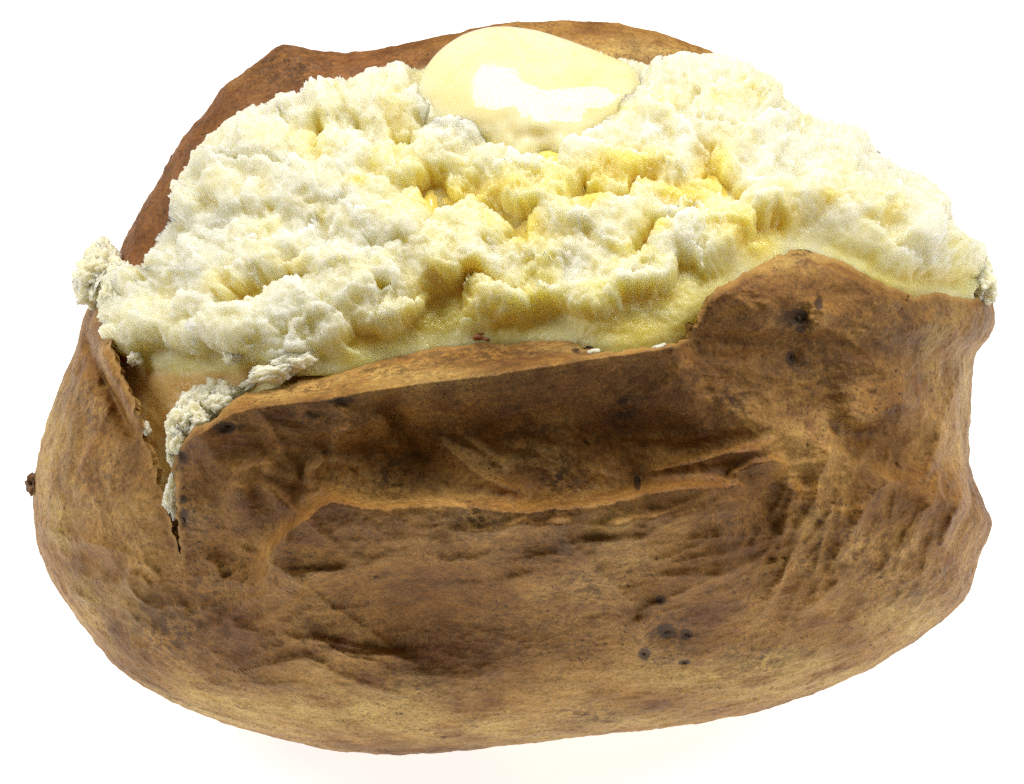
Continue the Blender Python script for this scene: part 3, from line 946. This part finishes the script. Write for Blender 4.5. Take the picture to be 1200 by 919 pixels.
# the lumps of the mound: x, y, width, height, yellowness
BIG = [
    (118, 324, 54, 62, .15), (150, 345, 60, 50, .25), (185, 290, 60, 60, .05), (215, 230, 56, 66, .05), (255, 190, 70, 80, .05), (300, 150, 90, 66, .05), (355, 125, 80, 66, .05), (392, 130, 50, 76, .1),
    (330, 190, 90, 70, .15), (265, 260, 80, 60, .1), (310, 290, 90, 66, .2), (230, 310, 80, 60, .1), (285, 325, 56, 30, .0), (190, 340, 70, 50, .15), (165, 385, 60, 50, .35), (215, 385, 80, 46, .3),
    (240, 378, 70, 30, .0), (290, 395, 90, 50, .3), (330, 370, 76, 44, .2), (345, 355, 60, 36, .05), (400, 345, 80, 60, .3), (380, 300, 90, 60, .15), (385, 240, 70, 60, .15), (408, 192, 66, 60, .02),
    (430, 120, 60, 70, .3), (455, 100, 50, 50, .15), (480, 140, 50, 50, .35), (455, 255, 100, 70, .1), (415, 275, 60, 60, .25), (470, 205, 60, 50, .4), (525, 300, 100, 60, .25), (500, 320, 70, 50, .1),
    (555, 275, 80, 50, .4), (520, 190, 90, 46, .25), (560, 225, 70, 36, .45), (625, 230, 80, 44, .4), (600, 330, 80, 50, .4), (585, 360, 80, 40, .35), (640, 340, 60, 50, .55), (690, 300, 100, 90, .2),
    (700, 345, 70, 50, .35), (660, 270, 50, 40, .3), (690, 265, 70, 40, .15), (770, 250, 80, 40, .4), (745, 200, 90, 46, .2), (790, 200, 70, 50, .25), (760, 140, 60, 50, .25), (800, 150, 80, 60, .25),
    (840, 160, 70, 50, .2), (800, 110, 80, 50, .1), (750, 78, 46, 36, .05), (765, 90, 40, 40, .1), (700, 66, 50, 26, .1), (830, 95, 70, 50, .05), (870, 120, 70, 50, .05), (900, 150, 80, 60, .1),
    (870, 195, 70, 60, .15), (900, 205, 80, 46, .05), (935, 170, 80, 60, .1), (965, 200, 90, 66, .1), (990, 180, 70, 46, .05), (1010, 215, 90, 60, .05), (1050, 225, 90, 46, .05), (1060, 250, 80, 46, .08),
    (960, 240, 90, 44, .12), (1010, 250, 80, 36, .1), (910, 245, 70, 40, .2), (850, 270, 60, 50, .4), (815, 290, 60, 46, .1), (785, 300, 40, 40, .0), (840, 300, 60, 40, .3), (870, 310, 60, 30, .5),
    (970, 270, 70, 30, .05), (1000, 282, 80, 30, .15), (1050, 280, 60, 26, .0), (1080, 290, 70, 40, .1), (1105, 270, 50, 40, .1), (1120, 305, 60, 40, .08), (1140, 312, 44, 44, .05), (1145, 335, 40, 26, .15),
    (1030, 300, 80, 24, .3), (940, 280, 50, 20, .25), (760, 325, 60, 40, .35), (730, 330, 60, 40, .3), (470, 365, 60, 36, .4), (420, 370, 60, 40, .35), (375, 390, 60, 40, .35), (400, 415, 50, 20, .4),
    (355, 410, 40, 26, .15), (330, 425, 60, 20, .1), (455, 385, 40, 22, .4), (560, 385, 50, 20, .5), (640, 300, 40, 60, .35),
    (605, 300, 40, 36, .4), (575, 310, 50, 40, .2), (350, 270, 60, 50, .15), (345, 230, 70, 50, .12), (290, 230, 70, 60, .1), (440, 310, 80, 50, .2), (470, 330, 60, 44, .15), (820, 235, 44, 30, .3),
    (725, 275, 60, 50, .25), (715, 225, 44, 26, .5), (440, 165, 50, 40, .35), (900, 175, 60, 40, .08), (250, 345, 60, 36, .1), (160, 405, 40, 30, .4), (145, 370, 36, 36, .25),
]
BIG += [(522, 182, 84, 46, .1), (615, 212, 70, 40, .2), (700, 190, 84, 42, .15), (742, 168, 60, 40, .1), (560, 205, 60, 34, .35), (655, 222, 50, 30, .45), (780, 180, 60, 44, .15)]
near_rim = sstep(4, 40, np.interp(X, _rx, RIM_Y) - Y) * (1 - wl)
zz = np.zeros(len(X))
q2 = np.stack([X, Y, zz], 1)
WX = 10 * perlin(q2 / 34, 1) + 4 * fbm(q2 / 16, 3, 2, 0.55)
WY = 10 * perlin(q2 / 34, 5) + 4 * fbm(q2 / 16, 3, 6, 0.55)
hl = np.zeros(len(X))
tint = np.full(len(X), 0.9)
lr = np.random.RandomState(5)
for (x, y, w, h, t) in BIG:
    a_, b__ = w * 0.60, h * 0.62
    top = lr.uniform(18, 32) * min(1.0, (w + h) / 120.0) ** 0.5
    an = lr.uniform(-.5, .5)
    gxx, gyy = lr.uniform(-.45, .45, 2)
    m = (np.abs(X - x) < w + 20) & (np.abs(Y - y) < h + 20)
    ux, uy = X[m] - x + WX[m], Y[m] - y + WY[m]
    u = (ux * math.cos(an) + uy * math.sin(an)) / a_
    v = (-ux * math.sin(an) + uy * math.cos(an)) / b__
    r2 = u * u + v * v
    dome = top * np.clip(1 - r2 ** 2.4, 0, 1) ** 0.6 * (1 + gxx * u + gyy * v)
    w_ = dome > hl[m]
    hm, tm = hl[m], tint[m]
    hl[m] = np.where(w_, dome, hm)
    tt_ = t + 0.75 * np.clip(1 - dome / top, 0, 1)
    tint[m] = np.where(w_, tt_, tm)
# broken flakes and grains on the lumps
q3 = np.stack([X, Y, zz], 1)
FX = WX + 3.0 * fbm(q3 / 7.0, 3, 12, 0.6)
FY = WY + 3.0 * fbm(q3 / 7.0, 3, 16, 0.6)
kn = np.zeros(len(X))
ktint = np.zeros(len(X))
for lev, (num, lo, hi, ht) in enumerate(((330, 20, 46, 0.14), (350, 8, 18, 0.12))):
    lay = np.zeros(len(X))
    for k in range(num):
        x, y = lr.uniform(90, 1160), lr.uniform(50, 450)
        s_ = lr.uniform(lo, hi)
        asp = lr.uniform(1.1, 1.7)
        an = lr.uniform(-.7, .7)
        gxx, gyy = lr.uniform(-.6, .6, 2)
        dt = lr.uniform(-.28, .28)
        m = (np.abs(X - x) < 1.8 * s_ + 12) & (np.abs(Y - y) < 1.8 * s_ + 12)
        if not m.any():
            continue
        ux, uy = X[m] - x + 0.8 * FX[m], Y[m] - y + 0.8 * FY[m]
        u = (ux * math.cos(an) + uy * math.sin(an)) / s_
        v = (-ux * math.sin(an) + uy * math.cos(an)) * asp / s_
        r2 = u * u + v * v
        dm = ht * s_ * np.clip(1 - r2 ** 2.6, 0, 1) ** 0.6 * (1 + gxx * u + gyy * v)
        w_ = dm > lay[m]
        lm = lay[m]; lay[m] = np.where(w_, dm, lm)
        if lev == 0:
            km = ktint[m]; ktint[m] = np.where(w_, dt, km)
    kn += lay
fa, ta = facets((X + 0.9 * FX) / 58.0, (Y + 0.9 * FY) / 38.0, 301)
fb, tb = facets((X + 0.7 * FX) / 22.0, (Y + 0.7 * FY) / 15.0, 331)
fc, tc = facets((X + 0.6 * FX) / 9.5, (Y + 0.6 * FY) / 7.0, 361)
kn = kn + 12.0 * fa + 6.0 * fb + 2.6 * fc
cent = np.exp(-(((X - 610) / 330) ** 2 + ((Y - 290) / 150) ** 2) ** 1.5)
tint = (0.55 + 0.50 * cent) * tint + 0.5 * ktint + 0.22 * ta + 0.10 * tb
h = hl + kn * (0.25 + 0.75 * sstep(0, 10, hl))
h = h * np.where(upper, 0.3 + 0.7 * sstep(0, 18, ed), 1.0)
h = h * near_rim + (1 - near_rim) * 1.6 * fbm(vp / 30.0, 4, 19)
tint = np.clip(tint * near_rim + (1 - near_rim) * 0.75, 0, 1)
V = V + N * (h * S)[:, None]
# crumble the finished shape along its own normals, so that steep sides break up too
for sc_, am_, oc_, sd_ in ((26.0, 2.4, 3, 8), (8.0, 1.5, 3, 28)):
    N2 = vnormals(V, F)
    vq = V / S
    f1, f2 = worley(vq / (sc_ * 1.1), sd_ + 60)
    dd_ = am_ * (1.0 * fbm(vq / sc_, oc_, sd_, 0.6) + 0.5 * (f2 - f1 - 0.25))
    V = V + N2 * (dd_ * (0.12 + 0.88 * near_rim) * S)[:, None]
SOAK = [(622, 280, 22, 24, 1.), (575, 235, 60, 12, .9), (505, 240, 10, 22, 1.), (470, 150, 20, 20, .5), (735, 215, 60, 22, .9), (835, 215, 22, 34, 1.), (800, 240, 40, 16, 1.), (880, 285, 34, 20, 1.),
        (905, 270, 30, 12, .9), (530, 350, 46, 22, 1.), (560, 330, 20, 10, 1.), (500, 380, 30, 12, .9), (430, 400, 22, 10, 1.), (770, 285, 16, 12, .9), (700, 250, 20, 14, 1.), (765, 355, 30, 10, .7),
        (760, 385, 90, 16, .75), (425, 233, 14, 8, .8), (280, 350, 30, 16, .5), (345, 325, 20, 10, .6), (960, 255, 16, 6, .8), (1025, 265, 20, 8, .5), (1060, 330, 60, 12, .7), (600, 385, 50, 8, .6), (360, 440, 60, 6, .8)]
soak = np.zeros(len(X))
for x, y, rx, ry, a in SOAK:
    soak = np.maximum(soak, a * np.exp(-(((X - x) / rx) ** 2 + ((Y - y) / ry) ** 2) ** 1.5))
# skirt that closes the bed behind its outline
bvn = np.unique(be)
mp = -np.ones(len(V), int); mp[bvn] = np.arange(len(bvn)) + len(V)
ctr = P(np.array([620.0]), np.array([300.0]), np.array([-60.0]))[0]
inn = V[bvn] + (ctr - V[bvn]) * 0.10 - C_ * 90 * S
nv, nb_ = len(V), len(bvn)
inn2 = inn + (ctr - inn) * 0.55
core = (ctr - C_ * 60 * S)[None, :]
loc = -np.ones(len(V), int); loc[bvn] = np.arange(nb_)
l0, l1 = loc[be[:, 0]], loc[be[:, 1]]
# orient the skirt like the faces it continues
dirs = set(map(tuple, np.concatenate([F[:, [0, 1]], F[:, [1, 2]], F[:, [2, 3]], F[:, [3, 0]]]).tolist()))
flip = np.array([(int(p_), int(q_)) in dirs for p_, q_ in be])
l0, l1 = np.where(flip, l1, l0), np.where(flip, l0, l1)
Fe = np.concatenate([np.stack([bvn[l0], bvn[l1], nv + l1, nv + l0], 1), np.stack([nv + l0, nv + l1, nv + nb_ + l1, nv + nb_ + l0], 1)])
Fc = np.stack([nv + nb_ + l0, nv + nb_ + l1, np.full(len(l0), nv + 2 * nb_), np.full(len(l0), nv + 2 * nb_)], 1)
allv = np.concatenate([V, inn, inn2, core])
quads = np.concatenate([F, Fe])
tri = np.concatenate([quads[:, [0, 1, 2]], quads[:, [0, 2, 3]], Fc[:, :3]])
me = mesh_np('flesh', allv, tri)
_ext = lambda a: np.concatenate([a, a[bvn], a[bvn], [0.0]])
attr(me, 'soak', _ext(soak))
attr(me, 'tint', _ext(tint))
wet = np.maximum(0.9 * np.exp(-(((X - 650) / 150) ** 2 + ((Y - 205) / 60) ** 2) ** 2), soak)
attr(me, 'wet', _ext(wet))
attr(me, 'wall', _ext(wm))
flesh = link('flesh', me, M_BASE, potato, label='fluffy pale yellow potato flesh soaked with butter')
print('flesh tris', 2 * len(F))


# ------------------------------------------------------------------ flesh: mealy chunks and crumbs
def ico(sub):
    import bmesh
    bm = bmesh.new()
    bmesh.ops.create_icosphere(bm, subdivisions=sub, radius=1.0)
    v = np.array([x.co[:] for x in bm.verts])
    f = np.array([[q.index for q in x.verts] for x in bm.faces])
    bm.free()
    return v, f


IV, IF = ico(6)
CV, CF = ico(5)


def chunk_mesh(seed, crumb=False):
    v, f = (CV, CF) if crumb else (IV, IF)
    o = seed * 7.13
    p = v + o
    if crumb:
        r = 1.0 + 0.40 * perlin(p * 1.2, seed) + 0.28 * perlin(p * 2.6, seed + 3) + 0.16 * fbm(p * 5.5, 4, seed + 20, 0.62)
        return mesh_np('crumb', v * r[:, None], f)
    # ragged plate: the outline wanders with the direction in the plate's plane, the top is a low lumpy dome
    dr = v[:, :2] / (np.linalg.norm(v[:, :2], axis=1)[:, None] + 1e-6)
    q = np.concatenate([dr, v[:, 2:] * 0.5], 1) + o
    L = 1.0 + 0.30 * perlin(q * 0.9, seed) + 0.22 * fbm(q * 2.2, 5, seed + 3, 0.60)
    H = 1.0 + 0.45 * perlin(p * 1.3, seed + 7) + 0.25 * fbm(p * 3.0, 4, seed + 8, 0.6)
    v2 = np.stack([v[:, 0] * L, v[:, 1] * L, np.sign(v[:, 2]) * np.abs(v[:, 2]) ** 0.8 * H], 1)
    g1, g2 = worley(p * 7.0, seed + 9)
    r = 1.0 + 0.03 * (0.5 - g1) + 0.022 * fbm(p * 9.0, 4, seed + 31, 0.65)
    v = v2 * r[:, None]
    return mesh_np('flesh_chunk', v, f)


CRUMB = [chunk_mesh(40 + k, True) for k in range(8)]


def flesh_frame(x, y):
    X = np.array([x, x + 8, x - 8, x, x], float)
    Y = np.array([y, y, y, y - 14, y + 14], float)
    d = flesh_depth(X, Y)
    gx_ = (d[1] - d[2]) / 16.0
    gy_ = (d[3] - d[4]) / 28.0
    n = -gx_ * A_ - gy_ * B_ + C_
    n = n / np.linalg.norm(n)
    t = A_ - n * np.dot(A_, n)
    t /= np.linalg.norm(t)
    b2 = np.cross(n, t)
    return d[0], n, t, b2


def put_chunk(x, y, w, h, tint=0.0, lift=0.0, crumb=False, flat=0.55, ang=None, depth=None, parent=None):
    d, n, t, b2 = flesh_frame(x, y)
    if depth is not None:
        d = depth
    me = random.choice(CRUMB)
    tilt = max(0.55, abs(np.dot(n, C_)))
    sy = h / 2 / tilt
    sx = w / 2
    sz = min(sx, sy) * flat + 3
    ang = random.uniform(-0.5, 0.5) if ang is None else ang
    spin = random.choice([0, math.pi])
    rot = np.stack([t, b2, n], 1)
    ca, sa = math.cos(ang), math.sin(ang)
    R2 = rot @ np.array([[ca, -sa, 0], [sa, ca, 0], [0, 0, 1.0]])
    R2 = R2 @ np.diag([sx, sy, sz]) * S
    q = np.array([[math.cos(spin), -math.sin(spin), 0], [math.sin(spin), math.cos(spin), 0], [0, 0, 1.0]])
    R2 = R2 @ q
    pos = P(np.array([x]), np.array([y]), np.array([d]))[0] + n * (lift - 0.15 * sz) * S
    o = bpy.data.objects.new('crumb' if crumb else 'flesh_chunk', me)
    COL.objects.link(o)
    if not me.materials:
        me.materials.append(M_CHUNK)
    o.parent = parent or flesh
    M = Matrix.Identity(4)
    for r in range(3):
        for c in range(3):
            M[r][c] = R2[r, c]
        M[r][3] = pos[r]
    o.matrix_local = M
    pale_c = np.array([0.84, 0.81, 0.62])
    yel_c = np.array([0.80, 0.64, 0.22])
    c = pale_c * (1 - tint) + yel_c * tint
    o.color = (*[float(q) for q in c], 1)
    return o


# smaller crumbly lumps, by hand along the outline and scattered on the mound
for (x, y, w, h, dp, an) in [(118, 326, 58, 50, 60, .1), (104, 334, 36, 40, 40, .3), (120, 304, 34, 40, 50, 0), (142, 334, 44, 44, 95, .2), (110, 316, 34, 34, 70, .5), (136, 352, 40, 30, 120, 0), (98, 326, 18, 26, 50, 0), (119, 293, 14, 16, 45, 0)]:
    o = put_chunk(x, y, w, h, 0.15, crumb=True, flat=0.8, ang=an, depth=dp)
    o.name = 'flesh_chunk'
for (x, y) in [(1148, 312), (1152, 330), (1140, 300)]:
    o = put_chunk(x, y, 34, 32, 0.08, crumb=True, flat=0.7, ang=0.3)
    o.name = 'flesh_chunk'
# white crumbs on the torn corner of the flap and in the slit
CORNER = [(250, 467, 44, 24), (266, 463, 30, 18), (236, 476, 40, 30), (222, 488, 36, 32), (212, 502, 28, 32), (228, 494, 40, 24), (208, 518, 20, 26), (258, 474, 30, 16), (203, 540, 10, 20),
          (201, 578, 14, 34), (346, 426, 38, 18), (320, 440, 44, 16), (296, 449, 34, 12), (163, 424, 13, 8), (171, 503, 7, 9), (276, 420, 20, 12),
          (698, 412, 12, 5), (770, 406, 14, 4)]
for (x, y, w, h) in CORNER:
    dd = float(skin_depth(np.array([float(x)]), np.array([float(y)]))[0])
    on_skin = x < 300 and y > 445
    put_chunk(x, y, w * 1.1, h * 1.1, random.uniform(0, .1), crumb=True, flat=0.8, ang=random.uniform(-.4, .4), depth=(dd - 6 if on_skin or x > 690 else None), lift=(0 if on_skin else 7), parent=flesh)


# ------------------------------------------------------------------ skin details
def lump(name, x, y, rx, ry, rz, mat, sub=4, seed=0, off=0.0, depth=None, rough=0.35, label=None, ang=0.0):
    v, f = ico(sub)
    p = v * 1.0 + seed * 3.7
    r = 1 + rough * perlin(p * 1.6, seed) + rough * 0.5 * perlin(p * 4.0, seed + 3) + rough * .25 * perlin(p * 9.0, seed + 4)
    v = v * r[:, None]
    ca, sa = math.cos(ang), math.sin(ang)
    u = v[:, 0] * rx
    w = v[:, 1] * ry
    u, w = ca * u - sa * w, sa * u + ca * w
    d = skin_depth(np.array([float(x)] * 2), np.array([float(y)] * 2))[0] if depth is None else depth
    Vv = P(x + u, y - w, d + off + v[:, 2] * rz)
    me = mesh_np(name, Vv, f)
    return link(name, me, mat, skin, label=label)


for k, (x, y, rx, ry, a) in enumerate([(932, 372, 13, 10, .1), (937, 383, 7, 6, 0), (959, 357, 4, 7, .2), (927, 420, 5, 7, 0), (781, 739, 11, 10, 0), (774, 703, 6, 4, 0), (804, 744, 6, 6, 0), (802, 776, 6, 4, .2), (755, 766, 7, 6, 0),
                                      (265, 501, 12, 6, .1), (214, 537, 6, 6, 0), (215, 606, 4, 10, 0), (214, 585, 4, 4, 0), (400, 469, 13, 3, .1), (747, 566, 4, 8, 0), (690, 408, 8, 5, 0), (676, 411, 6, 4, 0)]):
    lump('eye', x, y, rx * .5, ry * .5, 3.0, M_EYE, 4, 5 + k, -2.5, ang=a, rough=0.7)
lump('skin_curl', 568, 397, 20, 9, 9, M_CURL, 4, 3, 4.0, label='small glossy red brown curl of scorched skin')
lump('skin_nub', 38, 568, 7, 13, 14, M_SCORCH, 4, 8, 0.0, depth=10.0, rough=0.6, label='dark stub on the side of the skin')

# ------------------------------------------------------------------ butter
BUT = [(488, 118), (492, 95), (500, 76), (518, 56), (545, 39), (572, 32), (596, 31), (630, 36), (665, 47), (700, 60), (735, 74), (750, 86), (756, 100), (768, 116), (770, 134), (755, 152), (728, 170), (700, 186),
       (668, 196), (640, 190), (612, 200), (585, 190), (560, 176), (536, 168), (508, 158), (492, 142)]
bcx, bcy = 628.0, 112.0
bd = densify(BUT, 2.0)
ba = np.arctan2(bd[:, 1] - bcy, bd[:, 0] - bcx); br = np.hypot(bd[:, 0] - bcx, bd[:, 1] - bcy)
o_ = np.argsort(ba); ba, br = ba[o_], br[o_]
br = np.convolve(np.pad(br, 6, mode='wrap'), np.ones(13) / 13, 'valid')
ba = np.concatenate([ba - 2 * np.pi, ba, ba + 2 * np.pi]); br = np.concatenate([br, br, br])
NP_, NT_ = 360, 110
ph = np.linspace(-math.pi, math.pi, NP_, endpoint=False)
tt = np.linspace(0.0, math.pi, NT_)
PH, TT = np.meshgrid(ph, tt, indexing='ij')
rr = np.interp(PH, ba, br) * np.sin(TT) ** 0.9
X = (bcx + rr * np.cos(PH)).ravel(); Y = (bcy + rr * np.sin(PH)).ravel()
ct = np.cos(TT).ravel()
base_d = flesh_depth(np.full(1, bcx), np.full(1, bcy))[0]
slope = (flesh_depth(np.full(1, bcx), np.full(1, 60.0))[0] - flesh_depth(np.full(1, bcx), np.full(1, 190.0))[0]) / 130.0   # per unit up
plane = base_d + 0.86 * slope * (bcy - Y)
lowdir = sstep(-0.2, 0.7, np.sin(PH.ravel()))
dome = np.where(ct > 0, 38 * np.abs(ct) ** (0.7 + 0.9 * lowdir), -26 * np.abs(ct))
D = plane + dome + 4 - 24 * lowdir * (1 - np.abs(ct))
q = np.stack([X, Y, np.zeros_like(X)], 1)
low = sstep(120, 175, Y)
D += (ct > 0) * np.abs(ct) * (low * (10 * perlin(q / 34.0, 3) + 4 * perlin(q / 15.0, 4)) + 2.0 * perlin(q / 60.0, 8))
ii, jj = np.meshgrid(np.arange(NP_), np.arange(NT_ - 1), indexing='ij')
F = np.stack([ii * NT_ + jj, ((ii + 1) % NP_) * NT_ + jj, ((ii + 1) % NP_) * NT_ + jj + 1, ii * NT_ + jj + 1], -1).reshape(-1, 4)
V = P(X, Y, D)
butter = bpy.data.objects.new('butter', None)
COL.objects.link(butter)
butter.empty_display_size = 0.01
butter.location = Vector(P(np.array([bcx]), np.array([bcy]), np.array([base_d]))[0])
butter['label'] = 'glossy half melted pat of pale yellow butter on top of the flesh'
butter['category'] = 'butter'
link('butter_pat', mesh_np('butter_pat', V, F[:, ::-1]), M_BUTTER, butter)

# melted butter lying in the hollows below the pat
gx = np.arange(400, 960, 4.0); gy = np.arange(150, 420, 4.0)
GX, GY = np.meshgrid(gx, gy, indexing='ij')
X, Y = GX.ravel(), GY.ravel()
nj = len(gy)
mk = 0.95 * np.exp(-(((X - 650) / 120) ** 2 + ((Y - 200) / 36) ** 2) ** 1.5)
for x, y, rx, ry, a in SOAK:
    if a >= 0.85 and y < 300 and x < 860:
        mk = np.maximum(mk, a * np.exp(-(((X - x) / (1.25 * rx)) ** 2 + ((Y - y) / (1.25 * ry)) ** 2) ** 1.5))
d = flesh_depth(X, Y)
V0 = P(X, Y, d)
a, b = np.meshgrid(np.arange(len(gx) - 1), np.arange(nj - 1), indexing='ij')
F = np.stack([a * nj + b, a * nj + b + 1, (a + 1) * nj + b + 1, (a + 1) * nj + b], -1).reshape(-1, 4)
N = vnormals(V0, F)
if (N * C_).sum(1).mean() < 0:
    F = F[:, ::-1]; N = -N
q = np.stack([X, Y, np.zeros_like(X)], 1)
lev = -9 + 15 * mk + 3.0 * fbm(q / 22.0, 3, 7)
V = V0 + N * (lev * S)[:, None]
F = F[(mk[F].max(1) > 0.12)]
used = np.unique(F); rm = -np.ones(len(V), int); rm[used] = np.arange(len(used))
link('melted_butter', mesh_np('melted_butter', V[used], rm[F]), M_MELT, butter, label='glossy yellow melted butter lying in the hollows of the flesh')
